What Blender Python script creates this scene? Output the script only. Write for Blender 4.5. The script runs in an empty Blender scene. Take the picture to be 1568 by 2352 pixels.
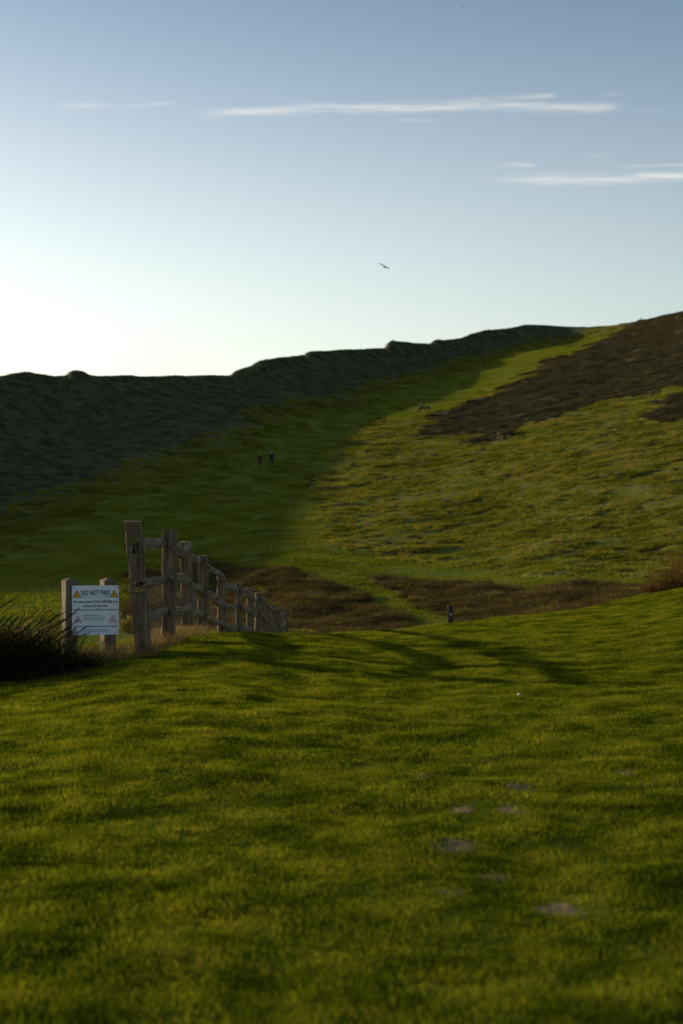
import bpy, math, random
import numpy as np
from mathutils import Vector, Matrix
random.seed(7); rng=np.random.default_rng(11)
F=3267.0; CX=784.0; HY=1176.0; CAMH=1.75
SUN_AZ=-60.0; SUN_EL=13.7
scene=bpy.context.scene

# ---------------------------------------------------------------- helpers
def hsh(ix,iy,s):
    h=(ix*374761393+iy*668265263+s*144269504)&0xffffffff
    h=((h^(h>>13))*1274126177)&0xffffffff
    h=((h^(h>>15))*2246822519)&0xffffffff
    return ((h^(h>>16))&0xffffff)/float(0xffffff)
def vn(x,y,s=0):
    ix=np.floor(x).astype(np.int64); iy=np.floor(y).astype(np.int64)
    fx=x-ix; fy=y-iy; fx=fx*fx*(3-2*fx); fy=fy*fy*(3-2*fy)
    a=hsh(ix,iy,s);b=hsh(ix+1,iy,s);c=hsh(ix,iy+1,s);d=hsh(ix+1,iy+1,s)
    return (a*(1-fx)+b*fx)*(1-fy)+(c*(1-fx)+d*fx)*fy
def fbm(x,y,o=4,s=0):
    r=0;a=.5;t=0
    for i in range(o):
        r=r+a*vn(x,y,s+i*17); t+=a; x=x*2.03+11.3; y=y*2.03+5.7; a*=.5
    return r/t*2-1
def sstep(a,b,x):
    t=np.clip((x-a)/(b-a),0,1); return t*t*(3-2*t)
def pchip1(xs,ys,xq):
    xs=np.array(xs,float);ys=np.array(ys,float)
    h=np.diff(xs);d=np.diff(ys)/h
    m=np.zeros_like(ys)
    for i in range(1,len(xs)-1):
        if d[i-1]*d[i]>0: m[i]=2*d[i-1]*d[i]/(d[i-1]+d[i])
    m[0]=d[0];m[-1]=d[-1]
    i=np.clip(np.searchsorted(xs,xq)-1,0,len(xs)-2)
    t=np.clip((xq-xs[i])/h[i],0,1)
    return (2*t**3-3*t**2+1)*ys[i]+(t**3-2*t**2+t)*h[i]*m[i]+(-2*t**3+3*t**2)*ys[i+1]+(t**3-t**2)*h[i]*m[i+1]

# ---------------------------------------------------------------- terrain height
cols=[
(-3500,(14,1620),(28,-1.5),[(44,1500),(54,1440),(62,1380),(70,1320),(78,1250),(85,1180),(92,1100),(100,1040),(108,1000)]),
(-1600,(15,1610),(28,-2.0),[(48,1500),(60,1410),(70,1350),(79,1280),(87,1200),(94,1105),(101,1010),(107,925),(114,845)]),  # ridge out of view, raised to shade the valley floor at far left
(-900,(16,1600),(28,-1.8),[(52,1500),(66,1400),(78,1340),(88,1263),(98,1175),(107,1080),(116,985),(124,897),(132,822)]),  # unseen ridge end, its height shaped for the valley shadow
(-400,(17,1570),(28,-1.4),[(58,1490),(75,1390),(90,1320),(105,1240),(118,1170),(130,1090),(142,1010),(153,930),(165,865)]),
(0,(18,1540),(28,-1.25),[(60,1470),(85,1350),(100,1290),(118,1220),(135,1150),(152,1080),(166,1000),(180,925),(195,862)]),
(250,(19,1495),(28,-1.0),[(66,1460),(88,1330),(108,1260),(130,1170),(152,1100),(175,1020),(190,960),(202,905),(212,860)]),
(500,(20,1469),(28,-.97),[(72,1450),(100,1288),(125,1200),(150,1120),(172,1050),(188,995),(204,940),(219,890),(232,862)]),
(700,(22,1463),(30,-1.1),[(72,1445),(92,1312),(120,1210),(150,1120),(168,1070),(200,980),(225,910),(245,860),(262,812)]),
(900,(24,1452),(32,-1.2),[(72,1440),(90,1333),(115,1230),(145,1120),(180,1020),(215,950),(250,890),(280,840),(300,790)]),
(1100,(25.5,1430),(33,-1.1),[(72,1435),(88,1340),(112,1230),(140,1110),(170,1020),(215,930),(270,860),(330,805),(350,762)]),
(1300,(27,1405),(35,-1.1),[(70,1425),(82,1347),(105,1230),(130,1110),(160,1000),(210,900),(280,820),(370,780),(400,750)]),
(1450,(28.5,1375),(37,-.9),[(70,1410),(80,1350),(103,1230),(125,1110),(153,1000),(200,890),(270,800),(340,756),(370,748)]),
(1600,(30,1340),(39,-.5),[(68,1400),(79,1350),(100,1220),(122,1100),(148,990),(190,870),(240,790),(290,730),(330,716)]),
(1900,(32,1310),(41,-.1),[(68,1380),(79,1330),(98,1200),(118,1080),(143,960),(180,840),(225,750),(275,690),(320,660)]),
(2500,(34,1290),(44,.2),[(68,1350),(79,1300),(95,1180),(112,1060),(135,930),(170,800),(210,700),(260,630),(300,590)]),
]
sky_x=[-900,-400,-60,0,30,60,95,130,155,165,190,205,240,290,340,400,430,470,530,545,575,600,640,700,712,745,800,886,893,930,985,1000,1055,1080,1110,1160,1200,1250,1300,1350,1400,1450,1500,1568,1900,2500]
sky_y=[822,862,865,864,857,855,858,864,862,853,852,861,864,861,864,861,864,863,864,852,843,830,822,816,808,808,804,801,785,787,791,783,780,768,761,756,748,749,753,754,752,748,740,725,662,592]
PXD=np.arange(-3500,2501,4.0)
def knots():
    px=[c[0] for c in cols]; Ys=[];Zs=[]
    for c in cols:
        y=[0.0,7.0,c[1][0]*.68];
        zc=CAMH-(c[1][1]-HY)/F*c[1][0]
        z=[0,0.0,zc*.45]
        y.append(c[1][0]);z.append(zc)
        y.append(c[2][0]);z.append(c[2][1])
        for (a,b) in c[3]:
            y.append(a);z.append(CAMH-(b-HY)/F*a)
        Ys.append(y);Zs.append(z)
    Ys=np.array(Ys);Zs=np.array(Zs)
    YD=np.array([pchip1(px,Ys[:,k],PXD) for k in range(Ys.shape[1])])
    ZD=np.array([pchip1(px,Zs[:,k],PXD) for k in range(Ys.shape[1])])
    m=(PXD>-900)&(PXD<2500)
    sk=np.interp(PXD,sky_x,sky_y)
    ZD[-1][m]=(CAMH-(sk-HY)/F*YD[-1])[m]
    YD=np.vstack([YD,YD[-1]+14,YD[-1]+45,YD[-1]+120]); ZD=np.vstack([ZD,ZD[-1]-2.5,ZD[-1]-24,ZD[-1]*0-40])
    return YD,ZD
YD,ZD=knots()
def zbase(X,Y):
    X=np.asarray(X,float).ravel();Y=np.asarray(Y,float).ravel()
    Yc=np.maximum(Y,2.0)
    px=np.clip(CX+F*X/Yc,-3500,2500)
    n=len(X);k=YD.shape[0]
    ky=np.empty((k,n));kz=np.empty((k,n))
    f=(px+3500)/4.0; i0=np.clip(f.astype(int),0,len(PXD)-2); t=f-i0
    for j in range(k):
        ky[j]=YD[j][i0]*(1-t)+YD[j][i0+1]*t
        kz[j]=ZD[j][i0]*(1-t)+ZD[j][i0+1]*t
    h=np.diff(ky,axis=0);d=np.diff(kz,axis=0)/h
    m=np.zeros_like(kz)
    a=d[:-1];b=d[1:]
    with np.errstate(all='ignore'):
        hm=np.where(a*b>0,2*a*b/(a+b),0)
    m[1:-1]=np.nan_to_num(hm)
    Yq=np.clip(Y,0,None)
    seg=np.clip((Yq[None,:]>=ky).sum(0)-1,0,k-2)
    ar=np.arange(n)
    hh=h[seg,ar];tt=np.clip((Yq-ky[seg,ar])/hh,0,1)
    z=(2*tt**3-3*tt**2+1)*kz[seg,ar]+(tt**3-2*tt**2+tt)*hh*m[seg,ar]+(-2*tt**3+3*tt**2)*kz[seg+1,ar]+(tt**3-tt**2)*hh*m[seg+1,ar]
    return z
def bearing(X,Y): return np.clip(CX+F*np.asarray(X)/np.maximum(Y,2.0),-3500,2500)
def ground_pt(px,py,y0=58,y1=520):
    Y=np.arange(y0,y1,0.25);X=(px-CX)/F*Y
    z=zbase(X,Y);p=HY-F*(z-CAMH)/Y
    i=np.where(p<=py)[0]
    j=i[0] if len(i) else int(np.argmin(p))
    return (X[j],Y[j],z[j])
def poly(pts): return [ground_pt(a,b)[:2] for a,b in pts]
def inpoly(P,X,Y):
    c=np.zeros(len(X),bool);n=len(P)
    for i in range(n):
        x1,y1=P[i];x2,y2=P[(i+1)%n]
        if y1==y2: continue
        cond=((y1>Y)!=(y2>Y))&(X<(x2-x1)*(Y-y1)/(y2-y1)+x1)
        c^=cond
    return c
bx=[-900,0,200,400,560,700,900,1100,1250,1350,1440]
by=[1290,1215,1140,1060,995,945,885,830,788,769,752]
bY=[ground_pt(a,b)[1] for a,b in zip(bx,by)]
bx2=[-3500]+bx+[1445,2500]; bY2=[60]+bY+[600,900]
P_heath=[(130.,420.)]+poly([(1700,900),(1568,884),(1440,902),(1330,942),(1180,990),(1050,1008),(955,995),(1000,960),(1100,930),(1160,892),(1270,832),(1370,788),(1440,757)])+[(86.,420.)]
P_heath2=poly([(1450,938),(1500,918),(1700,890),(1700,965),(1568,955),(1480,948)])
P_rough=poly([(700,1205),(720,1140),(760,1080),(780,1010),(850,970),(960,955),(1040,935),(1150,885),(1300,812),(1420,768),(1700,700),(2500,600),(2500,1300),(1700,1335),(1440,1340),(1200,1318),(950,1285),(800,1255),(710,1225)])
P_gulL=poly([(300,1330),(480,1292),(620,1302),(740,1328),(790,1350),(850,1400),(910,1440),(900,1462),(300,1470)])
P_gulR=poly([(868,1333),(1000,1338),(1200,1348),(1445,1356),(1500,1400),(1300,1430),(1060,1440),(1010,1425),(940,1385)])
def zones(X,Y):
    X=np.asarray(X).ravel();Y=np.asarray(Y).ravel()
    n1=fbm(X/9,Y/9,4,3);n2=fbm(X/9,Y/9,4,33)
    Xp=X+n1*4.5;Yp=Y+n2*14.0
    far=Y>62
    b=np.interp(bearing(X,Y),bx2,bY2)
    e=Y-b+n2*16+fbm(X/2.5,Y/2.5,3,8)*9
    scrub=sstep(-22,16,e)*far
    gorse=sstep(4,22,e)*far
    heath=(inpoly(P_heath,Xp,Yp)|inpoly(P_heath2,Xp,Yp)).astype(float)
    rough=(inpoly(P_rough,X+n1*3,Y+n2*7)).astype(float)
    gul=(inpoly(P_gulL,X+n1*1.5,Y+n2*3)|inpoly(P_gulR,X+n1*1.0,Y+n2*1.2)).astype(float)
    gul=gul*sstep(-.75,-.5,fbm(X/2.2,Y/4,3,71))
    return scrub,heath,rough,gul,gorse
ZN0=lambda n:[np.zeros(n)]*5
def soilmask(X,Y,g=1.0):
    s=np.zeros_like(X)
    for (px,py,wx,wy) in [(1270,2072,.12,.11),(1045,1925,.13,.16),(1130,1993,.08,.09),(1030,2032,.08,.09),(1180,1852,.10,.11),(1190,1800,.08,.11),(1440,1765,.08,.12),(1230,2260,.07,.06),(1065,1852,.09,.12),(985,1770,.09,.12)]:
        y=CAMH/((py-HY)/F);x=(px-CX)/F*y
        d=np.sqrt(((X-x)/(wx*g))**2+((Y-y)/(wy*g))**2)+fbm(X*14,Y*14,2,5)*.5
        s=np.maximum(s,1-sstep(.75,1.15,d))
    return s
def zfull(X,Y,zn=None):
    X=np.asarray(X,float).ravel();Y=np.asarray(Y,float).ravel()
    z=zbase(X,Y)
    sc,he,ro,gu,go=zn if zn is not None else zones(X,Y)
    fg=1-sstep(30,60,Y)
    z=z+fg*(.036*fbm(X/1.0,Y/.8,3,1)+.024*np.maximum(fbm(X/.40,Y/.32,2,2),-.1)+.06*fbm(X/4,Y/4,2,9))
    hl=sstep(55,75,Y)
    ter=fbm(X/3.2+Y*.05,Y/2.0-X*.12,4,21)
    z=z+hl*((.07+.50*ro)*ter*.55+.12*fbm(X/12,Y/12,3,40))
    z=z+hl*go*(.18*fbm(X/9,Y/14,3,50))+hl*sc*.16*fbm(X/4,Y/6,3,51)+hl*he*(.20+.4*fbm(X/3,Y/4,3,60))+gu*(.1+.35*fbm(X/2,Y/3,3,61))
    return z
# ---------------------------------------------------------------- materials
def NT(m):
    m.use_nodes=True; nt=m.node_tree; nt.nodes.clear(); return nt
def ramp(nt,fac,cs):
    r=nt.nodes.new('ShaderNodeValToRGB'); e=r.color_ramp.elements
    while len(e)<len(cs): e.new(.5)
    for i,(p,c) in enumerate(cs): e[i].position=p; e[i].color=(*c,1)
    nt.links.new(fac,r.inputs[0]); return r.outputs[0]
def noise(nt,vec,scale,detail=4,rough=.55):
    n=nt.nodes.new('ShaderNodeTexNoise'); n.inputs['Scale'].default_value=scale; n.inputs['Detail'].default_value=detail; n.inputs['Roughness'].default_value=rough
    if vec is not None: nt.links.new(vec,n.inputs['Vector'])
    return n.outputs['Fac']
def mixc(nt,f,a,b,bt='MIX'):
    m=nt.nodes.new('ShaderNodeMix'); m.data_type='RGBA'; m.blend_type=bt
    for s,v in ((m.inputs[0],f),(m.inputs[6],a),(m.inputs[7],b)):
        if isinstance(v,bpy.types.NodeSocket): nt.links.new(v,s)
        elif isinstance(v,tuple): s.default_value=(*v,1)
        else: s.default_value=v
    return m.outputs[2]
def pos(nt): return nt.nodes.new('ShaderNodeNewGeometry').outputs['Position']
def objc(nt): return nt.nodes.new('ShaderNodeTexCoord').outputs['Object']
def mapv(nt,v,sc):
    m=nt.nodes.new('ShaderNodeMapping'); m.inputs['Scale'].default_value=sc; nt.links.new(v,m.inputs[0]); return m.outputs[0]
def finish(nt,col,rough=.9,bumpf=None,bs=.5,bd=.02,spec=.2):
    p=nt.nodes.new('ShaderNodeBsdfPrincipled'); o=nt.nodes.new('ShaderNodeOutputMaterial')
    if isinstance(col,tuple): p.inputs['Base Color'].default_value=(*col,1)
    else: nt.links.new(col,p.inputs['Base Color'])
    p.inputs['Roughness'].default_value=rough; p.inputs['Specular IOR Level'].default_value=spec
    if bumpf is not None:
        b=nt.nodes.new('ShaderNodeBump'); b.inputs['Strength'].default_value=bs; b.inputs['Distance'].default_value=bd
        nt.links.new(bumpf,b.inputs['Height']); nt.links.new(b.outputs[0],p.inputs['Normal'])
    nt.links.new(p.outputs[0],o.inputs[0]); return p
def mat_plain(name,c,rough=.7,c2=None,sc=8,spec=.3):
    m=bpy.data.materials.new(name); nt=NT(m)
    v=objc(nt); f=noise(nt,v,sc)
    c2=c2 or tuple(x*.7 for x in c)
    finish(nt,ramp(nt,f,[(.35,c2),(.65,c)]),rough,spec=spec); return m
def mat_leaf(name,cs,patch_scale=.4,trans=.45,trc=(1.2,1.25,.6),gain=1.0,rnd=.22,detail=4):
    m=bpy.data.materials.new(name); nt=NT(m)
    def MA(x,a,b):
        q=nt.nodes.new('ShaderNodeMath'); q.operation='MULTIPLY_ADD'; nt.links.new(x,q.inputs[0]); q.inputs[1].default_value=a
        if isinstance(b,(int,float)): q.inputs[2].default_value=b
        else: nt.links.new(b,q.inputs[2])
        return q.outputs[0]
    oi=nt.nodes.new('ShaderNodeObjectInfo')
    n=MA(noise(nt,pos(nt),patch_scale,detail,.65),gain,.5-.5*gain)
    b=nt.nodes.new('ShaderNodeAttribute'); b.attribute_name='var'
    f=MA(b.outputs['Fac'],.3,MA(oi.outputs['Random'],rnd,n))
    k=len(cs); col=ramp(nt,f,[(.36+.5*i/(k-1),c) for i,c in enumerate(cs)])
    d=nt.nodes.new('ShaderNodeBsdfDiffuse'); t=nt.nodes.new('ShaderNodeBsdfTranslucent')
    nt.links.new(col,d.inputs[0]); nt.links.new(mixc(nt,1.0,col,trc,'MULTIPLY'),t.inputs[0])
    ms=nt.nodes.new('ShaderNodeMixShader'); ms.inputs[0].default_value=trans
    nt.links.new(d.outputs[0],ms.inputs[1]);nt.links.new(t.outputs[0],ms.inputs[2])
    o=nt.nodes.new('ShaderNodeOutputMaterial'); nt.links.new(ms.outputs[0],o.inputs[0]); return m

def mk_terrain_mat():
    m=bpy.data.materials.new('turf_and_scrub_ground'); nt=NT(m); P=pos(nt)
    def at(n):
        a=nt.nodes.new('ShaderNodeAttribute'); a.attribute_name=n; return a.outputs['Fac']
    n1=noise(nt,P,.35,6,.6); n2=noise(nt,P,2.2,5,.65)
    turf=ramp(nt,n2,[(.3,(.080,.105,.014)),(.5,(.115,.145,.019)),(.72,(.155,.175,.028))])
    turf=mixc(nt,ramp(nt,n1,[(.45,(0,0,0)),(.65,(.5,.5,.5))]),turf,(.135,.13,.04))
    rough=ramp(nt,n2,[(.3,(.075,.085,.016)),(.5,(.13,.14,.024)),(.72,(.19,.18,.040))])
    rough=mixc(nt,ramp(nt,n1,[(.45,(0,0,0)),(.62,(.7,.7,.7))]),rough,(.16,.135,.050))
    scrub=ramp(nt,n1,[(.35,(.090,.092,.040)),(.5,(.11,.112,.044)),(.68,(.105,.13,.035))])  # scrub tone lifted to grey-green, painting haze into the slope colour
    gor=ramp(nt,n1,[(.35,(.072,.070,.036)),(.5,(.082,.080,.040)),(.7,(.088,.096,.036))])  # gorse ground, also lightened in colour to stand in for haze
    heath=ramp(nt,n2,[(.3,(.042,.040,.022)),(.7,(.080,.074,.038))])
    gul=ramp(nt,n2,[(.3,(.065,.052,.022)),(.5,(.12,.095,.036)),(.7,(.12,.11,.03))])
    c=mixc(nt,at('rough'),turf,rough)
    c=mixc(nt,at('gully'),c,gul); c=mixc(nt,at('heath'),c,heath); c=mixc(nt,at('scrub'),c,scrub); c=mixc(nt,at('gorse'),c,gor)
    lawn=ramp(nt,n2,[(.3,(.055,.070,.006)),(.7,(.11,.125,.010))])
    c=mixc(nt,at('lawn'),c,lawn)
    soil=ramp(nt,noise(nt,P,30,4),[(.3,(.13,.09,.06)),(.7,(.25,.18,.13))])
    c=mixc(nt,at('soil'),c,soil)
    bh=noise(nt,P,1.6,8,.7)
    finish(nt,c,.95,bh,.5,.25,.0); return m

# ---------------------------------------------------------------- mesh util
def link(o,parent=None):
    scene.collection.objects.link(o)
    if parent is not None: o.parent=parent
    return o
def mesh_np(name,V,faces,nv):
    me=bpy.data.meshes.new(name); V=np.asarray(V,np.float32); Fc=np.asarray(faces,np.int32)
    me.vertices.add(len(V)); me.vertices.foreach_set('co',V.ravel())
    me.loops.add(Fc.size); me.loops.foreach_set('vertex_index',Fc.ravel())
    me.polygons.add(len(Fc)); me.polygons.foreach_set('loop_start',np.arange(0,Fc.size,nv,dtype=np.int32))
    me.update(calc_edges=True); return me
def fattr(me,name,v):
    a=me.attributes.new(name,'FLOAT','POINT'); a.data.foreach_set('value',np.asarray(v,np.float32).ravel())
# ---------------------------------------------------------------- terrain mesh
s_in=np.linspace(-.27,.30,760); s_l=-.27-np.geomspace(.0012,1.1,90); s_r=.30+np.geomspace(.0012,.75,50)
S=np.concatenate([s_l[::-1],s_in,s_r])
R=np.concatenate([np.linspace(-25,2.9,14),np.geomspace(3,520,820)])
APX=-30.0
GX=(S[None,:]*(R[:,None]-APX)); GY=np.repeat(R[:,None],len(S),1)
X=GX.ravel();Y=GY.ravel()
zn=zones(X,Y); Z=zfull(X,Y,zn)
nr,nc=len(R),len(S)
idx=np.arange(nr*nc).reshape(nr,nc)
fc=np.stack([idx[:-1,:-1],idx[:-1,1:],idx[1:,1:],idx[1:,:-1]],-1).reshape(-1,4)
me=mesh_np('grass_hill_terrain',np.stack([X,Y,Z],1),fc,4)
me.polygons.foreach_set('use_smooth',np.ones(len(fc),bool))
fattr(me,'scrub',zn[0]);fattr(me,'heath',zn[1]);fattr(me,'rough',zn[2]);fattr(me,'gully',zn[3]);fattr(me,'gorse',zn[4])
fattr(me,'lawn',1-sstep(50,66,Y)); fattr(me,'soil',soilmask(X,Y)*(Y<20))
me.materials.append(mk_terrain_mat())
terrain=link(bpy.data.objects.new('hillside_ground',me))
def zf(x,y): return float(zfull(np.array([x]),np.array([y]))[0])
me=mesh_np('sea',[(-20000,-20000,-32),(20000,-20000,-32),(20000,20000,-32),(-20000,20000,-32)],[[0,1,2,3]],4)
m=bpy.data.materials.new('sea_water'); nt=NT(m); finish(nt,ramp(nt,noise(nt,pos(nt),.05),[(.3,(.03,.06,.08)),(.7,(.05,.09,.11))]),.25,noise(nt,pos(nt),.4),.3,.5,.5)
me.materials.append(m); link(bpy.data.objects.new('sea',me))

# ---------------------------------------------------------------- plant prototypes
def blades(n,rad,h0,h1,w,lean,square=False,dome=0):
    r=rng
    if square: bx_=r.uniform(-rad,rad,n);by_=r.uniform(-rad,rad,n)
    else:
        a=r.uniform(0,2*np.pi,n);q=rad*np.sqrt(r.uniform(0,1,n)); bx_=q*np.cos(a);by_=q*np.sin(a)
    H=r.uniform(min(h0,h1*.6),h1,n)
    ang=r.uniform(0,2*np.pi,n); L=H*lean*r.uniform(.2,1,n)
    dx=np.cos(ang)*L;dy=np.sin(ang)*L
    if dome: dx+=bx_*dome;dy+=by_*dome
    fa=r.uniform(0,2*np.pi,n);wx=np.cos(fa)*w/2*r.uniform(.6,1.3,n);wy=np.sin(fa)*w/2*r.uniform(.6,1.3,n)
    z=np.zeros(n)-.01
    V=np.stack([np.stack([bx_-wx,by_-wy,z],1),np.stack([bx_+wx,by_+wy,z],1),
      np.stack([bx_+wx*.8+dx*.35,by_+wy*.8+dy*.35,H*.6],1),np.stack([bx_-wx*.8+dx*.35,by_-wy*.8+dy*.35,H*.6],1),
      np.stack([bx_+dx,by_+dy,H*.98],1),np.stack([bx_+dx+wx*.15,by_+dy+wy*.15,H],1)],1).reshape(-1,3)
    b=np.arange(n)[:,None]*6
    fcs=np.concatenate([b+np.array([[0,1,2,3]]),b+np.array([[3,2,5,4]])])
    var=np.repeat(r.uniform(-.5,.5,n),6)
    return V,fcs,var
def leaves(n,R3,size,shell=.5):
    r=rng
    d=r.normal(size=(n,3)); d[:,2]=np.abs(d[:,2]); d/=np.linalg.norm(d,axis=1)[:,None]
    q=r.uniform(shell,1,n)[:,None]
    lump=1+.25*np.sin(d[:,:1]*5+1)*np.cos(d[:,1:2]*6)
    c=d*q*lump*np.array(R3)
    u=r.normal(size=(n,3));u/=np.linalg.norm(u,axis=1)[:,None]
    v=np.cross(u,r.normal(size=(n,3)));v/=np.linalg.norm(v,axis=1)[:,None]
    s=size*r.uniform(.5,1.3,n)[:,None]
    V=np.stack([c-u*s*.5,c+v*s*.28,c+u*s*.6,c-v*s*.28],1).reshape(-1,3)
    fcs=np.arange(n)[:,None]*4+np.array([[0,1,2,3]])
    return V,fcs,np.repeat(r.uniform(-.5,.5,n),4)
def proto(col,name,parts,mat):
    Vs=[];Fs=[];vs=[];o=0
    for V,f,v in parts: Vs.append(V);Fs.append(f+o);vs.append(v);o+=len(V)
    me=mesh_np(name,np.concatenate(Vs),np.concatenate(Fs),4); fattr(me,'var',np.concatenate(vs)); me.materials.append(mat)
    ob=bpy.data.objects.new(name,me); col.objects.link(ob); return ob
def normals(X,Y,e=.25,full=False):
    f=(lambda a,b:zfull(a,b,ZN0(len(a)))) if full else zbase
    zx=(f(X+e,Y)-f(X-e,Y))/(2*e); zy=(f(X,Y+e)-f(X,Y-e))/(2*e)
    n=np.stack([-zx,-zy,np.ones_like(zx)],1); return n/np.linalg.norm(n,axis=1)[:,None]
def scatter(name,X,Y,scl,col,zoff=0,e=.25,zn=None,full=False):
    N=len(X); Z=zfull(X,Y,zn)+zoff
    th=rng.uniform(0,2*np.pi,N)
    n=normals(X,Y,e,full)
    t=np.stack([np.cos(th),np.sin(th),np.zeros(N)],1); t-=n*(t*n).sum(1)[:,None]; t/=np.linalg.norm(t,axis=1)[:,None]
    b=np.cross(n,t)
    rx=np.arctan2(b[:,2],n[:,2]); ry=-np.arcsin(np.clip(t[:,2],-1,1)); rz=np.arctan2(t[:,1],t[:,0])
    me=bpy.data.meshes.new(name); me.vertices.add(N); me.vertices.foreach_set('co',np.stack([X,Y,Z],1).astype(np.float32).ravel())
    a=me.attributes.new('rot','FLOAT_VECTOR','POINT'); a.data.foreach_set('vector',np.stack([rx,ry,rz],1).astype(np.float32).ravel())
    a=me.attributes.new('scl','FLOAT_VECTOR','POINT'); a.data.foreach_set('vector',np.asarray(scl,np.float32).ravel())
    ob=link(bpy.data.objects.new(name,me))
    g=bpy.data.node_groups.new(name+'_nodes','GeometryNodeTree')
    g.interface.new_socket('Geometry',in_out='INPUT',socket_type='NodeSocketGeometry'); g.interface.new_socket('Geometry',in_out='OUTPUT',socket_type='NodeSocketGeometry')
    gi=g.nodes.new('NodeGroupInput');go=g.nodes.new('NodeGroupOutput')
    ip=g.nodes.new('GeometryNodeInstanceOnPoints'); ci=g.nodes.new('GeometryNodeCollectionInfo')
    ci.inputs['Collection'].default_value=col; ci.inputs['Separate Children'].default_value=True; ci.inputs['Reset Children'].default_value=True
    def na(n_):
        q=g.nodes.new('GeometryNodeInputNamedAttribute'); q.data_type='FLOAT_VECTOR'; q.inputs['Name'].default_value=n_
        return q.outputs['Attribute']
    er=g.nodes.new('FunctionNodeEulerToRotation'); g.links.new(na('rot'),er.inputs[0]); g.links.new(er.outputs[0],ip.inputs['Rotation'])
    g.links.new(na('scl'),ip.inputs['Scale'])
    g.links.new(gi.outputs[0],ip.inputs['Points']); g.links.new(ci.outputs[0],ip.inputs['Instance']); ip.inputs['Pick Instance'].default_value=True
    ri=g.nodes.new('FunctionNodeRandomValue'); ri.data_type='INT'; 
    ri.inputs[4].default_value=0; ri.inputs[5].default_value=len(col.objects)-1
    g.links.new(ri.outputs[2],ip.inputs['Instance Index'])
    g.links.new(ip.outputs[0],go.inputs[0])
    md=ob.modifiers.new('instances','NODES'); md.node_group=g
    return ob
# lawn
M_lawn=mat_leaf('lawn_grass_blades',[(.030,.044,.004),(.090,.120,.008),(.155,.180,.013),(.24,.225,.026)],2.2,.5,(1.3,1.24,.55),gain=1.5,rnd=.18,detail=6)
C=bpy.data.collections.new('lawn_patches')
for i in range(5): proto(C,'lawn_patch',[blades(240,.15,.010,.028,.0042,1.4,True),blades(6,.14,.025,.045,.004,.9,True)],M_lawn)
def fan(n,px0,px1,y0,y1,p=1.0):
    u=rng.uniform(0,1,n); e=p+1; Yv=(y0**e+u*(y1**e-y0**e))**(1/e)
    pxv=rng.uniform(px0,px1,n); return (pxv-CX)/F*Yv,Yv
X,Y=fan(17500,-120,1700,3.6,33)
hs=.95+.8*fbm(X/.6,Y/.5,3,77)+.6*np.maximum(fbm(X/.22,Y/.2,2,78),0); ok=soilmask(X,Y,1.25)<.3
X,Y,hs=X[ok],Y[ok],np.maximum(hs[ok],.5)
sc=np.stack([np.ones_like(hs)*1.05,np.ones_like(hs)*1.05,hs],1)
scatter('lawn_grass',X,Y,sc,C,e=.08,zn=ZN0(len(X)),full=True)
# short turf in the valley
M_turf=mat_leaf('downland_turf_blades',[(.070,.090,.010),(.115,.14,.014),(.16,.175,.022),(.19,.19,.04)],.25,.5,(1.25,1.2,.6),gain=1.2)
C=bpy.data.collections.new('turf_patches')
for i in range(4): proto(C,'turf_patch',[blades(420,1.3,.03,.09,.05,1.0,False)],M_turf)
X,Y=fan(13000,-60,1640,70,400,.6); zn=zones(X,Y)
keep=(zn[0]<.75)&(zn[1]<.5)&(zn[3]<.4)&((zn[2]<.5)|(rng.uniform(0,1,len(X))<.5))
X,Y=X[keep],Y[keep];zn=[q[keep] for q in zn]; k=rng.uniform(.7,1.2,len(X))
scatter('valley_turf',X,Y,np.stack([k,k,k],1),C,e=1,zn=zn)
# tussocks on the slope
M_tus=mat_leaf('rough_grass',[(.072,.078,.014),(.135,.145,.018),(.20,.195,.030),(.26,.225,.065)],.2,.5,(1.25,1.15,.6),gain=1.4)
C=bpy.data.collections.new('tussock_clumps')
for i in range(4): proto(C,'tussock',[blades(80,.32,.08,.26,.04,.9,False,.5)],M_tus)
X,Y=fan(80000,-60,1750,62,400,.25)
zn=zones(X,Y)
d=fbm(X/5,Y/4,3,90)
ru=rng.uniform(0,1,len(X))
keep=((zn[2]>.5)&(zn[1]<.5)&(ru<.55+1.0*d))|((zn[3]>.4)&(ru<.25))|((zn[0]>.15)&(zn[4]<.5)&(ru<.5))
X,Y=X[keep],Y[keep];zn=[q[keep] for q in zn]
k=rng.uniform(.5,1.2,len(X))*(1+.25*(Y/200))
scatter('rough_grass_tussocks',X,Y,np.stack([k*1.2,k,k*.8],1),C,e=1,zn=zn)
# gorse / heather scrub
M_gor=mat_leaf('gorse_scrub_leaves',[(.068,.066,.034),(.082,.080,.039),(.094,.094,.042),(.100,.110,.038)],.08,.3,(1,1,.8),rnd=.10)  # leaf colour follows the haze-lifted gorse ground
C=bpy.data.collections.new('gorse_clumps')
for i in range(4): proto(C,'gorse_clump',[leaves(360,(.9,.8,.4),.13,.3),blades(60,.8,.12,.45,.03,.6,False,.2)],M_gor)
X,Y=fan(46000,-200,1500,75,430,.7); zn=zones(X,Y)
keep=(zn[4]>.3)&(rng.uniform(0,1,len(X))<.85+.3*fbm(X/8,Y/8,3,14))
X,Y=X[keep],Y[keep];zn=[q[keep] for q in zn]; k=rng.uniform(.45,.95,len(X))
scatter('gorse_scrub',X,Y,np.stack([k*1.3,k,k*.34],1),C,zoff=-.04,e=1,zn=zn)
M_hea=mat_leaf('heather_scrub_leaves',[(.040,.037,.020),(.062,.056,.030),(.084,.075,.038),(.12,.10,.05)],.2,.3,(1,.98,.7))
C=bpy.data.collections.new('heather_clumps')
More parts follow.
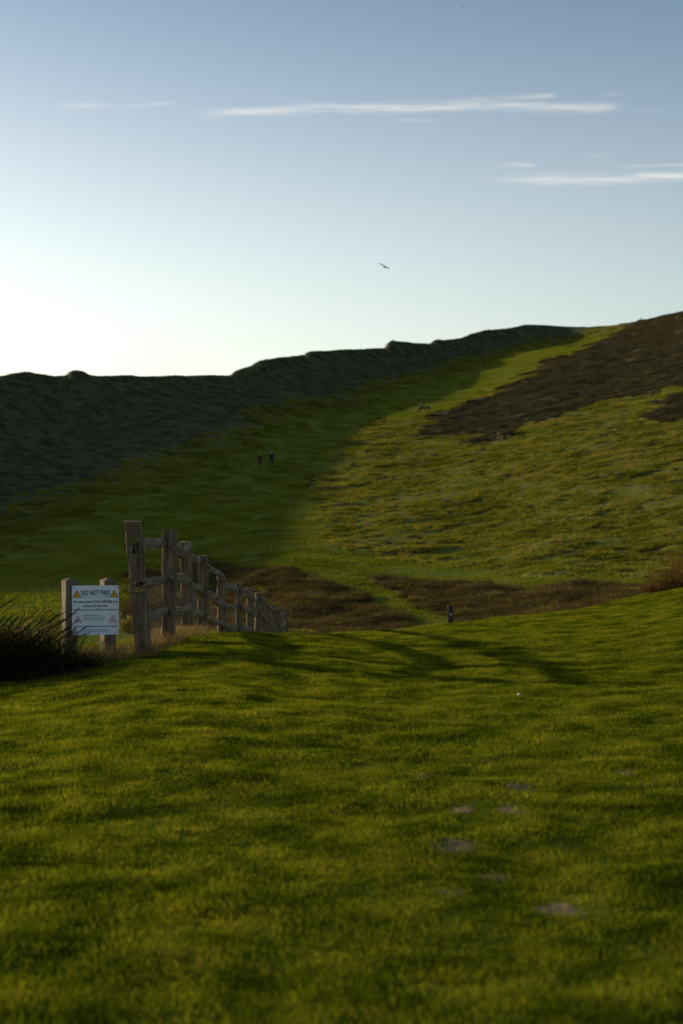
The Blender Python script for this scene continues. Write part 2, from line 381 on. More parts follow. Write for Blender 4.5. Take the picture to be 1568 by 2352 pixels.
for i in range(4): proto(C,'heather_clump',[leaves(340,(.8,.7,.45),.14,.4),blades(80,.7,.2,.6,.03,.5,False,.2)],M_hea)
X,Y=fan(52000,300,1750,66,360,.5); zn=zones(X,Y)
ru=rng.uniform(0,1,len(X))
keep=((zn[1]>.5)&(ru<.7))|((zn[2]>.5)&(zn[1]<.5)&(fbm(X/5,Y/3,3,140)>.24)&(ru<.45))
X1,Y1=X[keep],Y[keep];z1=[q[keep] for q in zn]; k=rng.uniform(.5,1.15,len(X1))*np.where(z1[1]>.5,1,.6)
scatter('heather_scrub',X1,Y1,np.stack([k*1.2,k,k*.75],1),C,zoff=-.1,e=1,zn=z1)
# dead bracken and brown scrub in the hollow
M_brk=mat_leaf('bracken_scrub_leaves',[(.050,.040,.018),(.085,.066,.028),(.12,.092,.038),(.16,.125,.05)],.5,.35,(1.1,.95,.6),gain=1.3)
C=bpy.data.collections.new('bracken_clumps')
for i in range(4): proto(C,'bracken_clump',[leaves(340,(.8,.7,.42),.11,.3),blades(120,.7,.15,.5,.025,.6,False,.3)],M_brk)
X,Y=fan(9000,300,1560,66,110,.6); zn=zones(X,Y)
keep=(zn[3]>.4)&(rng.uniform(0,1,len(X))<.85)
X,Y=X[keep],Y[keep];zn=[q[keep] for q in zn]; k=rng.uniform(.4,1.0,len(X))
scatter('bracken_scrub',X,Y,np.stack([k*1.2,k,k*.8],1),C,zoff=-.05,e=1,zn=zn)

# ---------------------------------------------------------------- wood
def wood_mat(name,a,b,c):
    m=bpy.data.materials.new(name); nt=NT(m); v=objc(nt)
    g=noise(nt,mapv(nt,v,(28,28,1.6)),1.0,6,.65); g2=noise(nt,v,6,4)
    col=ramp(nt,g,[(.3,a),(.5,b),(.72,c)])
    col=mixc(nt,ramp(nt,g2,[(.45,(0,0,0)),(.7,(.5,.5,.5))]),col,(.08,.068,.035))
    finish(nt,col,.85,g,.8,.012,.2); return m
M_wood=wood_mat('weathered_oak',(.040,.026,.015),(.14,.095,.055),(.28,.21,.13))
M_wood2=wood_mat('weathered_sign_post_oak',(.06,.046,.032),(.16,.125,.085),(.28,.225,.16))
def rbox(V,Fl,cx,cy,z0,z1,wx,wy,nz=10,jit=.006,lean=(0,0),top=0,ph=0):
    o=len(V)
    ch=.14
    prof=[(-1,-1+ch),(-1,0),(-1,1-ch),(-1+ch,1),(0,1),(1-ch,1),(1,1-ch),(1,0),(1,-1+ch),(1-ch,-1),(0,-1),(-1+ch,-1)]
    for i in range(nz+1):
        t=i/nz; z=z0+(z1-z0)*t
        s=1.0-.04*math.sin(t*3+ph)
        for j,(a,b) in enumerate(prof):
            jx=random.uniform(-jit,jit);jy=random.uniform(-jit,jit)
            zz=z+ (random.uniform(-.012,.006) if i==nz else 0)
            V.append((cx+lean[0]*zz+a*wx/2*s+jx,cy+lean[1]*zz+b*wy/2*s+jy,zz))
    n=len(prof)
    for i in range(nz):
        for j in range(n):
            a=o+i*n+j;b=o+i*n+(j+1)%n
            Fl.append((a,a+n,b+n,b))
    c=len(V); zt=z1+top; V.append((cx+lean[0]*zt,cy+lean[1]*zt,zt))
    for j in range(n): Fl.append((o+nz*n+j,c,o+nz*n+(j+1)%n))
    c=len(V); V.append((cx+lean[0]*z0,cy+lean[1]*z0,z0))
    for j in range(n): Fl.append((o+(j+1)%n,c,o+j))
def obj(name,V,Fl,mat,parent=None,loc=(0,0,0),rotz=0,smooth=False):
    me=bpy.data.meshes.new(name); me.from_pydata([tuple(v) for v in V],[],Fl); me.update()
    if smooth:
        for p in me.polygons: p.use_smooth=True
    for m in (mat if isinstance(mat,list) else [mat]): me.materials.append(m)
    o=bpy.data.objects.new(name,me); o.location=loc; o.rotation_euler=(0,0,rotz); return link(o,parent)
def empty(name,loc=(0,0,0),rotz=0):
    e=bpy.data.objects.new(name,None); e.location=loc; e.rotation_euler=(0,0,rotz); e.empty_display_size=.3; return link(e)
# fence
fence=empty('wooden_fence')
fpx=[(332,18.0),(388,19.3),(433,21.9),(466,24.3),(511,27.4),(549,30.9),(573,34.3),(592,37.6),(606,41.0),(618,44.3),(629,47.8),(640,51.2),(649,54.6),(657,58)]
posts=[]
for i,(p,y) in enumerate(fpx):
    x=(p-CX)/F*y; z=float(zbase([x],[y])[0]); posts.append((x,y,z))
for i,(x,y,z) in enumerate(posts):
    V=[];Fl=[]
    h=1.70 if i==0 else (1.56 if i==1 else random.uniform(1.44,1.53)); w=.215 if i==0 else (.19 if i==1 else random.uniform(.15,.18))
    if i==0:
        lean=(-.085,.0)
        def sect(z0,z1,holes):
            if not holes: rbox(V,Fl,0,0,z0,z1,w,w*.9,nz=6,jit=.004,lean=lean)
            else:
                for cx_,ww in ((-.078,.058),(.012,.022),(.088,.038)): rbox(V,Fl,cx_,0,z0,z1,ww,w*.86,nz=3,jit=.001,lean=lean)
        for a,b,hh in ((-.35,.80,0),(.80,.93,1),(.93,1.30,0),(1.30,1.48,1),(1.48,h,0)): sect(a,b,hh)
    else:
        lean=(random.uniform(-.03,.03),random.uniform(-.02,.02))
        if i==1: lean=(.01,0)
        rbox(V,Fl,0,0,-.5,h,w,w*.85,nz=14,jit=.007,lean=lean,ph=i)
    obj('post',V,Fl,M_wood,fence,(x,y,z),random.uniform(-.15,.15) if i else .12)
    posts[i]=(x,y,z,lean,h)
def rail(p,q,r=.06,name='rail'):
    V=[];Fl=[];n=12;ns=9
    p=Vector(p);q=Vector(q);d=(q-p);L=d.length;dn=d.normalized(); up=Vector((0,0,1)); sx=dn.cross(up).normalized(); uz=sx.cross(dn)
    ph=random.uniform(0,6);bow=random.uniform(-.07,.03)
    for i in range(n+1):
        t=i/n; e=min(t,1-t); taper=.55+.45*min(1,e/.14)
        c=p+d*t+uz*(bow*math.sin(t*math.pi)+.015*math.sin(t*9+ph))+sx*.015*math.sin(t*7+ph)
        for j in range(ns):
            a=j/ns*2*math.pi; rr=r*taper*(1+.22*math.sin(a*2+ph)+.12*math.sin(a*3+t*5+ph)+random.uniform(-.05,.05))
            V.append(c+sx*math.cos(a)*rr*.75+uz*math.sin(a)*rr*1.1)
    for i in range(n):
        for j in range(ns):
            a=i*ns+j;b=i*ns+(j+1)%ns; Fl.append((a,b,b+ns,a+ns))
    Fl.append(tuple(range(ns))[::-1]); Fl.append(tuple(range(n*ns,(n+1)*ns)))
    obj(name,V,Fl,M_rail,fence,smooth=False)
m=bpy.data.materials.new('split_oak_rail'); nt=NT(m); v=objc(nt); g=noise(nt,mapv(nt,v,(30,2,30)),1,6,.65)
finish(nt,ramp(nt,g,[(.3,(.05,.034,.020)),(.5,(.17,.12,.075)),(.72,(.32,.25,.17))]),.8,g,.8,.012,.25); M_rail=m
for i in range(len(posts)-1):
    a=posts[i];b=posts[i+1]
    for h in ((1.33,.90,.44) if i<9 else (1.25,.8,.4)):
        j=random.uniform(-.05,.05); k=random.uniform(-.06,.06)
        side=.06 if i%2 else -.03
        rail((a[0]+a[3][0]*h+side,a[1]-.12,a[2]+h+j),(b[0]+b[3][0]*h+side,b[1]+.12,b[2]+h+k),random.uniform(.052,.07))
V=[];Fl=[]
def wire(V,Fl,p,q,r=.0018):
    o=len(V);p=Vector(p);q=Vector(q);d=(q-p).normalized();u=d.orthogonal().normalized();w=d.cross(u)
    for c in (p,q):
        for k in range(3): V.append(c+(u*math.cos(k*2.094)+w*math.sin(k*2.094))*r)
    for k in range(3): Fl.append((o+k,o+(k+1)%3,o+3+(k+1)%3,o+3+k))
for i in range(0,5):
    a=Vector(posts[i][:3]);b=Vector(posts[i+1][:3])
    for t in range(0,13): 
        c=a.lerp(b,t/12)-Vector((.09,0,0)); wire(V,Fl,c,c+Vector((0,0,.95)),.0012)
    for h in (.1,.25,.4,.55,.7,.82,.95): wire(V,Fl,a+Vector((-.09,0,h)),b+Vector((-.09,0,h)),.0012)
obj('wire_netting',V,Fl,mat_plain('galvanised_wire',(.2,.2,.2),.5),fence)

# ---------------------------------------------------------------- warning sign
SY=18.0; SXc=(220-CX)/F*SY
def zat(py,y): return CAMH-(py-HY)/F*y
sign=empty('warning_sign',(SXc,SY,0),math.radians(9))
gz=zat(1490,SY)
for nm,xo in (('left_post',-.325),('right_post',.155)):
    V=[];Fl=[]; rbox(V,Fl,0,0,gz-.4,zat(1333,SY),.165,.165,nz=10,jit=.003,top=.035)
    obj(nm,V,Fl,M_wood2,sign,(xo,.10,0),math.radians(24))
z0,z1=zat(1458,SY),zat(1345,SY); PW=.585; PH=z1-z0; zc=(z0+z1)/2
M_white=mat_plain('sign_white_paint',(.74,.77,.80),.45,(.68,.71,.74),5)
M_black=mat_plain('sign_black_print',(.012,.012,.014),.6,spec=.1); M_yel=mat_plain('sign_yellow_print',(.85,.52,.01),.5,(.80,.49,.01)); M_red=mat_plain('sign_red_print',(.55,.03,.03),.5)
def slab(name,pts,y,th,mat,par,x0=0,zz=0):
    n=len(pts); V=[(a+x0,y,b+zz) for a,b in pts]+[(a+x0,y+th,b+zz) for a,b in pts]
    Fl=[tuple(range(n)),tuple(range(2*n-1,n-1,-1))]+[(i,i+n,(i+1)%n+n,(i+1)%n) for i in range(n)]
    return obj(name,V,Fl,mat,par)
w,h,r=PW/2,PH/2,.02
pp=[]
for cx_,cz_,a0 in ((w-r,h-r,0),(-w+r,h-r,90),(-w+r,-h+r,180),(w-r,-h+r,270)):
    for k in range(5): a=math.radians(a0+k*22.5); pp.append((cx_+r*math.cos(a),cz_+r*math.sin(a)))
slab('panel',pp,-.005,.012,M_white,sign,0,zc)
for a,b in ((-w+.025,h-.025),(w-.025,h-.025),(-w+.025,-h+.025),(w-.025,-h+.025),(0,h-.018)):
    slab('bolt',[(.007*math.cos(k*.7854),.007*math.sin(k*.7854)) for k in range(8)],-.010,.006,M_black,sign,a,zc+b)
def tri(cx_,cz_,s,c1,c2):
    def T(s,dz=0): return [(-s/2,-s*.43+dz),(s/2,-s*.43+dz),(0,s*.43+dz)]
    slab('triangle_border',T(s),-.0072,.002,c1,sign,cx_,zc+cz_)
    slab('triangle_face',T(s*.74,-s*.03),-.0092,.002,c2,sign,cx_,zc+cz_)
    k=s*.55
    slab('cliff_symbol',[(-k*.34,-k*.36),(-k*.02,-k*.36),(-k*.06,-k*.1),(-k*.12,.02*k),(-k*.16,-k*.05)],-.0112,.002,M_black,sign,cx_,zc+cz_)
    for (a,b,q) in ((.06,-.05,.06),(.12,-.2,.07),(.2,-.3,.06),(0.02,.1,.05)):
        slab('rock_symbol',[(q*k*math.cos(t*1.2566),q*k*math.sin(t*1.2566)) for t in range(5)],-.0112,.002,M_black,sign,cx_+a*k,zc+cz_+b*k)
tri(-.232,.210,.110,M_black,M_yel); tri(.232,.210,.110,M_black,M_yel)
tri(-.218,-.105,.105,M_red,M_white); tri(.218,-.105,.105,M_red,M_white)
def text(s,x,z,width,size,bold=0.0,align='CENTER',mat=None):
    c=bpy.data.curves.new('lettering','FONT'); c.body=s; c.size=size; c.align_x=align; c.align_y='CENTER'; c.offset=bold; c.resolution_u=3
    c.materials.append(mat or M_black); o=bpy.data.objects.new('lettering',c); o.location=(x,-.0075,zc+z); o.rotation_euler=(math.pi/2,0,0); link(o,sign)
    bpy.context.view_layer.update(); wd=o.dimensions.x
    if wd>0: o.scale=(width/wd,1,1)
text('DO NOT PASS',0,.218,.352,.088,.0018)
slab('underline',[(-.172,-.002),(.172,-.002),(.172,.002),(-.172,.002)],-.0072,.002,M_black,sign,0,zc+.168)
text('Be aware that Chalk Cliff Falls are',0,.108,.54,.044,.0008)
text('common in this area.',0,.056,.31,.044,.0008)
text('"Standing too close to Cliff edges is dangerous"',0,.008,.56,.032,.0006)
for i,(s,w_) in enumerate((('STAY AWAY from the Cliff edges',.20),('DO NOT stand or sit near the bottom of cliffs',.27),('KEEP your dog on a lead near Cliff edges',.26))):
    text(s,-.150,-.065-.027*i,w_,.019,.0004,'LEFT')
text('In the event of an Emergency please call 999 and ask for the Coastguard',0,-.205,.54,.021,.0005)
text('For more information or to report damage please contact',0,-.245,.36,.0150,.0001)
text('Wealden District Council 01323 443322',0,-.270,.30,.0150,.0001)

# ---------------------------------------------------------------- foreground bush, dry grass
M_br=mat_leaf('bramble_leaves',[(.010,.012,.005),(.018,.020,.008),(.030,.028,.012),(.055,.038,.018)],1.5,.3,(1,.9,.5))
M_dry=mat_leaf('dry_grass_stalks',[(.09,.07,.028),(.15,.115,.05),(.23,.17,.08),(.30,.23,.12)],1.5,.5,(1.1,1,.7))
def join_obj(name,parts,mat,loc,rotz=0):
    Vs=[];Fs=[];vs=[];o=0
    for V,f,v in parts: Vs.append(V);Fs.append(f+o);vs.append(v);o+=len(V)
    me=mesh_np(name,np.concatenate(Vs),np.concatenate(Fs),4); fattr(me,'var',np.concatenate(vs)); me.materials.append(mat)
    ob=bpy.data.objects.new(name,me); ob.location=loc; ob.rotation_euler=(0,0,rotz); return link(ob)
def shift(p,dx,dy,dz=0): return (p[0]+np.array([dx,dy,dz]),p[1],p[2])
parts=[]
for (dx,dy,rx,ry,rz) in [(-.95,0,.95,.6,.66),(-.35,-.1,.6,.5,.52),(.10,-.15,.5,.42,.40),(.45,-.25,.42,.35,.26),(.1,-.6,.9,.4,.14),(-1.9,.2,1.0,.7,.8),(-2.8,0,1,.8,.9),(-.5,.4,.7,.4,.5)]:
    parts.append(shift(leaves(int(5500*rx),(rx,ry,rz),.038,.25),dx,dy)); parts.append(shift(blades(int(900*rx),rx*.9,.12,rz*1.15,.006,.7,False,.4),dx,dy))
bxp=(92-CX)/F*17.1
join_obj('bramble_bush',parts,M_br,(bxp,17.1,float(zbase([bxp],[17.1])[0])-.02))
C=bpy.data.collections.new('dry_grass_clumps')
for i in range(3): proto(C,'dry_clump',[blades(110,.16,.06,.26,.004,.9,False,.9)],M_dry)
xs=[];ys=[];ks=[]
for i in range(210):
    y=random.uniform(17.3,23.5); x=-2.45+random.gauss(0,.16)
    if y<18.8: x=random.uniform(-3.7,-2.3)
    xs.append(x);ys.append(y);ks.append(random.uniform(.25,.8))
for i in range(22):
    xs.append(random.uniform(-5.2,-3.6));ys.append(random.uniform(17.6,18.6));ks.append(random.uniform(1.0,2.6))
xs=np.array(xs);ys=np.array(ys);ks=np.array(ks)
scatter('dry_grass',xs,ys,np.stack([ks,ks,ks],1),C)
M_rb=mat_leaf('russet_bush_leaves',[(.04,.024,.012),(.075,.045,.020),(.12,.07,.03),(.16,.11,.05)],1.5,.4,(1.2,.9,.5))
parts=[]
for (dx,dy,rx,ry,rz) in [(0,0,.45,.45,.42),(.6,.1,.7,.6,.8),(1.4,.2,.9,.7,1.2),(-.3,0,.3,.3,.16),(2.6,.2,1.1,.8,1.3)]:
    parts.append(shift(leaves(int(2600*rx),(rx,ry,rz*.7),.045,.3),dx,dy)); parts.append(shift(blades(int(700*rx),rx*.8,.25,rz*1.25,.006,.5,False,.2),dx,dy))
y_=29.5;x_=(1530-CX)/F*y_
join_obj('russet_bush',parts,M_rb,(x_,y_,float(zbase([x_],[y_])[0])-.05))

# ---------------------------------------------------------------- people
M_skin=mat_plain('skin',(.42,.25,.18),.6,(.38,.22,.16)); M_hair=mat_plain('hair',(.03,.02,.015),.7)
def clothes(n,c): return mat_plain(n,c,.85,tuple(x*.75 for x in c),15,.15)
def skinned(name,V,E,Rr,mats,assign,loc=(0,0,0),rotz=0,parent=None):
    me=bpy.data.meshes.new(name+'_skel'); me.from_pydata(V,E,[]); ob=bpy.data.objects.new(name+'_skel',me); scene.collection.objects.link(ob)
    bpy.context.view_layer.objects.active=ob
    md=ob.modifiers.new('s','SKIN'); md.use_smooth_shade=True
    for i,r in enumerate(Rr):
        q=me.skin_vertices[0].data[i]; q.radius=(r,r) if not isinstance(r,tuple) else r; q.use_root=(i==0)
    ob.modifiers.new('d','SUBSURF').levels=2
    dg=bpy.context.evaluated_depsgraph_get(); ev=ob.evaluated_get(dg); m2=bpy.data.meshes.new_from_object(ev)
    bpy.data.objects.remove(ob); m2.name=name
    for m in mats: m2.materials.append(m)
    for p in m2.polygons: p.material_index=assign(p.center); p.use_smooth=True
    o=bpy.data.objects.new(name,m2); o.location=loc; o.rotation_euler=(0,0,rotz); link(o,parent)
    return o
def person(name,loc,rotz,jc,tc,sit=False,ph=1,hgt=1.75,bend=.04):
    if not sit:
        Vs=[(0,0,.95),(0,-.01,1.15),(0,-bend,1.38),(0,-bend-.02,1.50),(0,-bend-.04,1.58),(0,-bend-.04,1.69),
        (.17,-bend,1.41),(.23,.05*ph,1.14),(.23,-.06+.10*ph,.90),(.235,-.09+.1*ph,.83),
        (-.17,-bend,1.41),(-.23,-.05*ph,1.14),(-.23,-.06-.16*ph,.92),(-.235,-.09-.18*ph,.85),
        (.09,0,.90),(.10,-.14*ph-.04,.50),(.10,-.16*ph+.06,.09),(.10,-.16*ph-.09,.04),
        (-.09,0,.90),(-.10,.10*ph-.06,.50),(-.10,.30*ph,.12),(-.10,.30*ph-.12,.05)]
    else:
        Vs=[(0,0,.55),(0,.02,.75),(0,-.03,.98),(0,-.05,1.10),(0,-.08,1.18),(0,-.08,1.29),
        (.17,-.03,1.01),(.23,-.05,.76),(.18,-.25,.66),(.15,-.33,.64),
        (-.17,-.03,1.01),(-.23,-.05,.76),(-.18,-.25,.66),(-.15,-.33,.64),
        (.09,-.05,.53),(.12,-.45,.52),(.12,-.50,.09),(.12,-.66,.04),
        (-.09,-.05,.53),(-.12,-.45,.52),(-.12,-.42,.09),(-.12,-.58,.04)]
    E=[(0,1),(1,2),(2,3),(3,4),(4,5),(2,6),(6,7),(7,8),(8,9),(2,10),(10,11),(11,12),(12,13),(0,14),(14,15),(15,16),(16,17),(0,18),(18,19),(19,20),(20,21)]
    Rr=[(.15,.12),(.14,.11),(.17,.12),.058,.078,.092,.07,.052,.036,.032,.07,.052,.036,.032,.098,.066,.045,.038,.098,.066,.045,.038]
    zh=Vs[4][2]-.045; hip=Vs[0][2]-.06
    hands=[Vector(Vs[9]),Vector(Vs[13])]
    def asg(c):
        if c.z>Vs[5][2]+.02 or (c.z>zh+.05 and c.y>Vs[5][1]+.03): return 3
        if c.z>zh: return 2
        if min((c-h).length for h in hands)<.07: return 2
        if sit: return 1 if (c.z<.62 and (c.y<-.06 or c.z<.5)) else 0
        if c.z<hip and abs(c.x)<.19: return 1
        return 0
    sc=hgt/1.79
    o=skinned(name,Vs,E,Rr,[jc,tc,M_skin,M_hair],asg)
    V=[];Fl=[]
    def cone(p,q,r0,r1):
        b=len(V);p=Vector(p);q=Vector(q);d=(q-p).normalized();u=d.orthogonal().normalized();w_=d.cross(u)
        for c,r in ((p,r0),((p+q)/2,(r0+r1)/2),(q,r1)):
            for k in range(6): V.append(c+(u*math.cos(k*1.047)+w_*math.sin(k*1.047))*r)
        for s in (0,6):
            for k in range(6): Fl.append((b+s+k,b+s+(k+1)%6,b+s+6+(k+1)%6,b+s+6+k))
        Fl.append(tuple(b+12+k for k in range(6)))
    for h in hands:
        for k,L in enumerate((.060,.072,.078,.070)):
            cone(h+Vector((0,-.026+.017*k,-.01)),h+Vector((-.01*np.sign(h.x),-.03+.02*k,-.01-L)),.009,.006)
        cone(h+Vector((0,-.03,.03)),h+Vector((-.01,-.065,-.01)),.010,.007)
    hd=Vector(Vs[5]); cone(hd+Vector((0,-.08,-.01)),hd+Vector((0,-.11,-.035)),.014,.012)
    for s in (-1,1): cone(hd+Vector((s*.088,0,-.045)),hd+Vector((s*.098,.005,.0)),.018,.014)
    me=bpy.data.meshes.new('hands_and_face'); me.from_pydata([tuple(v) for v in V],[],Fl); me.materials.append(M_skin)
    o2=bpy.data.objects.new('hands_and_face',me); link(o2,o)
    o.location=loc;o.rotation_euler=(0,0,rotz);o.scale=(sc,)*3
    return o
J1=clothes('dark_jacket',(.025,.025,.032));J2=clothes('maroon_jacket',(.06,.028,.03));T1=clothes('dark_trousers',(.018,.018,.024));T2=clothes('brown_trousers',(.04,.03,.025)); J3=clothes('blue_jacket',(.03,.04,.09))
def place(px,py):
    x,y,z=ground_pt(px,py); return (x,y,zf(x,y)+.06)
person('walking_person',place(598,1077),math.radians(15),J2,T1,ph=1,hgt=1.78)
person('walking_person.001',place(625,1074),math.radians(-10),J1,T1,ph=-1,hgt=1.90)
x,y,z=place(1267,795); person('walking_person.002',(x,y,z),.3,J1,T2,hgt=1.75); x,y,z=place(1274,796); person('walking_person.003',(x,y,z),.1,J3,T1,ph=-1,hgt=1.7)
# bench
bx_,by_,bz_=place(974,947)
bench=empty('park_bench',(bx_,by_,bz_),math.radians(-12))
def boxp(name,x0,x1,y0,y1,z0,z1,par,mat):
    V=[(x,y,z) for x in (x0,x1) for y in (y0,y1) for z in (z0,z1)]
    Fl=[(0,1,3,2),(4,6,7,5),(0,4,5,1),(2,3,7,6),(0,2,6,4),(1,5,7,3)]
    o=obj(name,V,Fl,mat,par); b=o.modifiers.new('b','BEVEL'); b.width=.008; return o
M_bench=wood_mat('dark_bench_timber',(.015,.011,.008),(.04,.03,.02),(.07,.055,.04))
for k in range(4): boxp('seat_slat',-.8,.8,-.22+k*.115,-.22+k*.115+.095,.43,.465,bench,M_bench)
for k in range(3): boxp('back_slat',-.8,.8,.27,.30,.56+k*.13,.56+k*.13+.10,bench,M_bench)
for s in (-.7,.7):
    boxp('leg_front',s-.035,s+.035,-.20,-.13,-.2,.43,bench,M_bench); boxp('leg_rear',s-.035,s+.035,.20,.268,-.2,.95,bench,M_bench)
    boxp('armrest',s-.04,s+.04,-.24,.198,.66,.70,bench,M_bench); boxp('arm_support',s-.03,s+.03,-.20,-.14,.467,.658,bench,M_bench)
pp_=person('seated_person',(bx_-.50,by_+.10,bz_-.02),math.radians(-55),J3,T2,sit=True,hgt=1.9)
def marker(px,py,name,h=1.0,w=.09,disc=True,at=None):
    x,y,z=at if at else place(px,py)
    e=empty(name,(x,y,z)); V=[];Fl=[]; rbox(V,Fl,0,0,-.4,h,w,w,nz=6,jit=.002,top=.02); obj('timber',V,Fl,M_bench,e)
    if disc:
        pts=[(.024*math.cos(k*.5236),.024*math.sin(k*.5236)) for k in range(12)]
        slab('disc',pts,-w/2-.008,.004,M_white,e,0,h-.16); slab('arrow',[(-.016,-.016),(.016,-.016),(0,.018)],-w/2-.011,.002,M_black,e,0,h-.16)
marker(1113,842,'waymarker_post',1.3,.14,False); marker(876,915,'waymarker_post.001',1.2,.1,False); marker(1470,745,'waymarker_post.002',1.5,.16,False)
y_=27.5;x_=(1033-CX)/F*y_; marker(0,0,'waymarker_post.003',.62,.10,True,(x_,y_,CAMH-(1392-HY)/F*y_-.62))
def gull(name,px,py,y,bank):
    V=[(0,-.22,0),(0,-.13,.01),(0,.0,.0),(0,.14,0),(0,.26,0)];o=skinned(name,V,[(0,1),(1,2),(2,3),(3,4)],[.03,.055,.075,.05,(.05,.012)],[M_gull],lambda c:0)
    Vw=[];Fw=[]
    for s in (1,-1):
        pr=[(.03,0,.03,.22),(.2,-.04,.15,.26),(.36,-.02,.19,.22),(.54,.06,.08,.16),(.70,.14,-.06,.04)]
        b=len(Vw)
        for (x,yy,z,c) in pr: Vw+= [(s*x,yy-c/2,z),(s*x,yy+c/2,z-.04),(s*x,yy,z+.03)]
        for i in range(4):
            a=b+i*3; Fw+=[(a,a+3,a+5,a+2),(a+2,a+5,a+4,a+1),(a,a+1,a+4,a+3)]
    obj('wings',Vw,Fw,M_gull,o)
    o.location=((px-CX)/F*y,y,CAMH-(py-HY)/F*y); o.rotation_euler=(math.radians(55),math.radians(bank),math.radians(15))
M_gull=mat_plain('gull_feathers',(.06,.06,.065),.7,(.03,.03,.035))
gull('seagull',881,613,155,26); gull('seagull.001',1062,15,480,-10)
for i,(px,py) in enumerate(((1191,1587),)):
    y=CAMH/((py-HY)/F);x=(px-CX)/F*y; z=zf(x,y)+.03
    V=[];Fl=[]
    for a in range(6):
        for b in range(8):
            th=a/5*math.pi;p_=b/8*6.283;q=1+random.uniform(-.12,.12); V.append((.017*q*math.sin(th)*math.cos(p_),.015*q*math.sin(th)*math.sin(p_),.012*q*math.cos(th)))
    for a in range(5):
        for b in range(8): Fl.append((a*8+b,a*8+(b+1)%8,(a+1)*8+(b+1)%8,(a+1)*8+b))
    obj('chalk_pebble',V,Fl,M_white,None,(x,y,z),0,True)

# ---------------------------------------------------------------- world
W=bpy.data.worlds.new('World'); scene.world=W; W.use_nodes=True; nt=W.node_tree; nt.nodes.clear()
sky=nt.nodes.new('ShaderNodeTexSky'); sky.sky_type='NISHITA'; sky.sun_disc=False
sky.sun_elevation=math.radians(SUN_EL); sky.sun_rotation=math.radians(SUN_AZ); sky.air_density=1.0; sky.dust_density=1.5; sky.ozone_density=1.8
def M(op,*a,clamp=False):
    n=nt.nodes.new('ShaderNodeMath'); n.operation=op; n.use_clamp=clamp
    for i,v in enumerate(a):
        if isinstance(v,(int,float)): n.inputs[i].default_value=v
        else: nt.links.new(v,n.inputs[i])
    return n.outputs[0]
tc=nt.nodes.new('ShaderNodeTexCoord'); sp=nt.nodes.new('ShaderNodeSeparateXYZ'); nt.links.new(tc.outputs['Generated'],sp.inputs[0])
yy=M('MAXIMUM',sp.outputs[1],.05); U=M('DIVIDE',sp.outputs[0],yy); Vv=M('DIVIDE',sp.outputs[2],yy)
cb=nt.nodes.new('ShaderNodeCombineXYZ'); nt.links.new(U,cb.inputs[0]); nt.links.new(Vv,cb.inputs[1])
def nz(sx,sy,off=0):
    mp=nt.nodes.new('ShaderNodeMapping'); mp.inputs['Scale'].default_value=(sx,sy,1); mp.inputs['Location'].default_value=(off,off,0); nt.links.new(cb.outputs[0],mp.inputs[0])
    n=nt.nodes.new('ShaderNodeTexNoise'); n.inputs['Scale'].default_value=1; n.inputs['Detail'].default_value=6; n.inputs['Roughness'].default_value=.6; nt.links.new(mp.outputs[0],n.inputs['Vector']); return n.outputs['Fac']
wob=M('MULTIPLY',M('SUBTRACT',nz(14,30),.5),.008)
fine=nz(22,260,3)
def sm(x,a,b,kind='SMOOTHSTEP'):
    mr=nt.nodes.new('ShaderNodeMapRange'); mr.interpolation_type=kind; nt.links.new(x,mr.inputs[0]); mr.inputs[1].default_value=a; mr.inputs[2].default_value=b; return mr.outputs[0]
def streak(px0,px1,pa,pb,th,s,e0=150,e1=150):
    u0=(px0-CX)/F;u1=(px1-CX)/F;va=(HY-pa)/F;vb=(HY-pb)/F
    v=M('ADD',M('MULTIPLY',M('SUBTRACT',U,u0),(vb-va)/(u1-u0)),va)
    d=M('DIVIDE',M('SUBTRACT',M('ADD',Vv,wob),v),th/F)
    g=M('POWER',2.718,M('MULTIPLY',M('MULTIPLY',d,d),-1))
    win=M('MULTIPLY',sm(U,u0,u0+e0/F),M('SUBTRACT',1,sm(U,u1-e1/F,u1)))
    return M('MULTIPLY',M('MULTIPLY',g,win),M('MULTIPLY',sm(fine,.2,.7),s))
acc=None
for a in [(400,1300,262,236,9,.9,200,150),(480,760,262,262,6,.5,80,100),(900,1290,240,216,6,.6,200,40),(1080,1440,245,248,9,.8,150,60),(120,300,238,243,5,.8,50,80),(240,420,246,236,4,.5,60,60),(880,1030,274,276,3,.3,50,50),(1370,1450,220,214,4,.25,40,40),(1440,1540,255,258,3,.2,40,40),
  (1090,1660,416,402,10,.95,200,10),(1130,1240,384,381,4,.5,50,30),(1390,1640,380,376,4,.5,80,10),(1330,1420,357,353,4,.25,40,40),(1250,1450,420,420,5,.4,50,60),(50,120,245,240,4,.15,30,30)]:
    s=streak(*a); acc=s if acc is None else M('MAXIMUM',acc,s)
acc=M('MULTIPLY',acc,M('GREATER_THAN',sp.outputs[1],.05),clamp=True)
el_=sp.outputs[2]
sx_,sy_=math.sin(math.radians(SUN_AZ)),math.cos(math.radians(SUN_AZ))
dot=M('ADD',M('MULTIPLY',sp.outputs[0],sx_),M('MULTIPLY',sp.outputs[1],sy_))
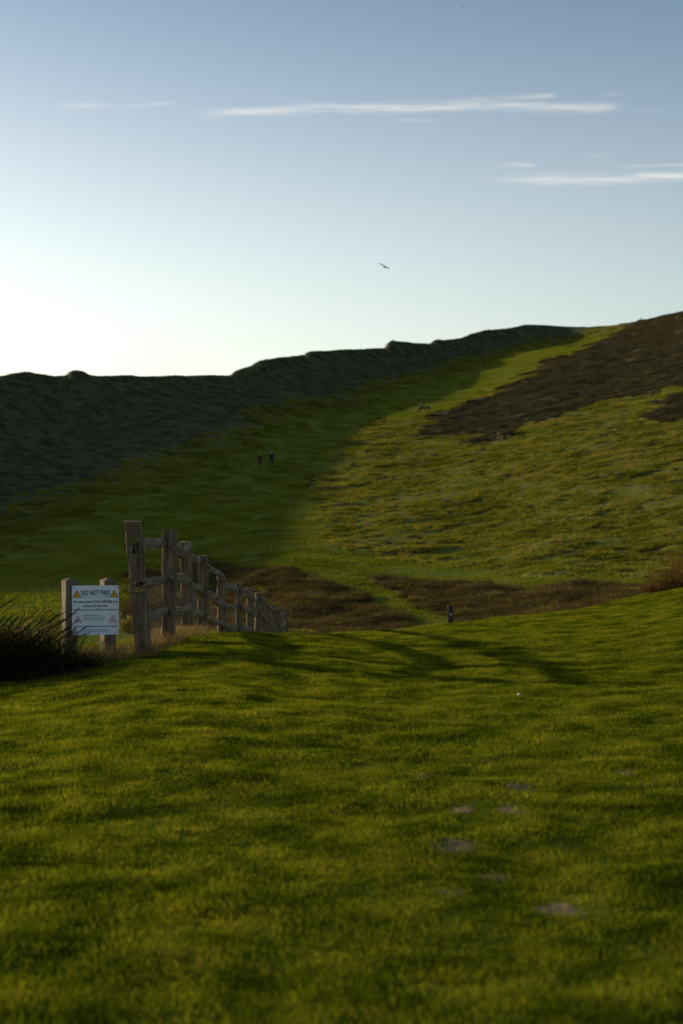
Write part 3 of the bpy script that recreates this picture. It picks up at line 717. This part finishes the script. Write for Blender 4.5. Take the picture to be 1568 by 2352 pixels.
tow=sm(dot,.2,.95,'LINEAR')
veil=M('MULTIPLY',M('SUBTRACT',1,sm(el_,.08,.39)),M('ADD',2.0,M('MULTIPLY',tow,2.9)))
hz=nt.nodes.new('ShaderNodeMix'); hz.data_type='RGBA'; hz.blend_type='ADD'; hz.inputs[0].default_value=1; hz.clamp_result=False
vc=nt.nodes.new('ShaderNodeVectorMath'); vc.operation='SCALE'; vc.inputs[0].default_value=(1.0,.94,.70); nt.links.new(veil,vc.inputs['Scale'])
nt.links.new(sky.outputs[0],hz.inputs[6]); nt.links.new(vc.outputs[0],hz.inputs[7])
mx=nt.nodes.new('ShaderNodeMix'); mx.data_type='RGBA'; nt.links.new(M('MULTIPLY',acc,.8),mx.inputs[0]); nt.links.new(hz.outputs[2],mx.inputs[6]); mx.inputs[7].default_value=(6.6,6.4,6.1,1)
bg=nt.nodes.new('ShaderNodeBackground'); bg.inputs[1].default_value=.135; nt.links.new(mx.outputs[2],bg.inputs[0])
ow=nt.nodes.new('ShaderNodeOutputWorld'); nt.links.new(bg.outputs[0],ow.inputs[0])
L=bpy.data.lights.new('sun','SUN'); L.energy=5; L.angle=math.radians(.7); L.color=(1,.84,.55)
so=link(bpy.data.objects.new('sun',L)); az=math.radians(SUN_AZ);el=math.radians(SUN_EL)
dv=Vector((math.sin(az)*math.cos(el),math.cos(az)*math.cos(el),math.sin(el))); so.rotation_euler=dv.to_track_quat('Z','Y').to_euler(); so.location=(-40,20,60)
# ---------------------------------------------------------------- camera
cam=bpy.data.cameras.new('camera'); cam.sensor_fit='VERTICAL'; cam.sensor_height=36; cam.sensor_width=24; cam.lens=50; cam.clip_end=60000; cam.clip_start=.1
cam.dof.use_dof=True; cam.dof.focus_distance=18.5; cam.dof.aperture_fstop=2.0
co=link(bpy.data.objects.new('camera',cam)); co.location=(0,0,CAMH); co.rotation_euler=(math.pi/2,0,0); scene.camera=co
scene.view_settings.view_transform='Standard'; scene.view_settings.look='None'; scene.view_settings.exposure=0
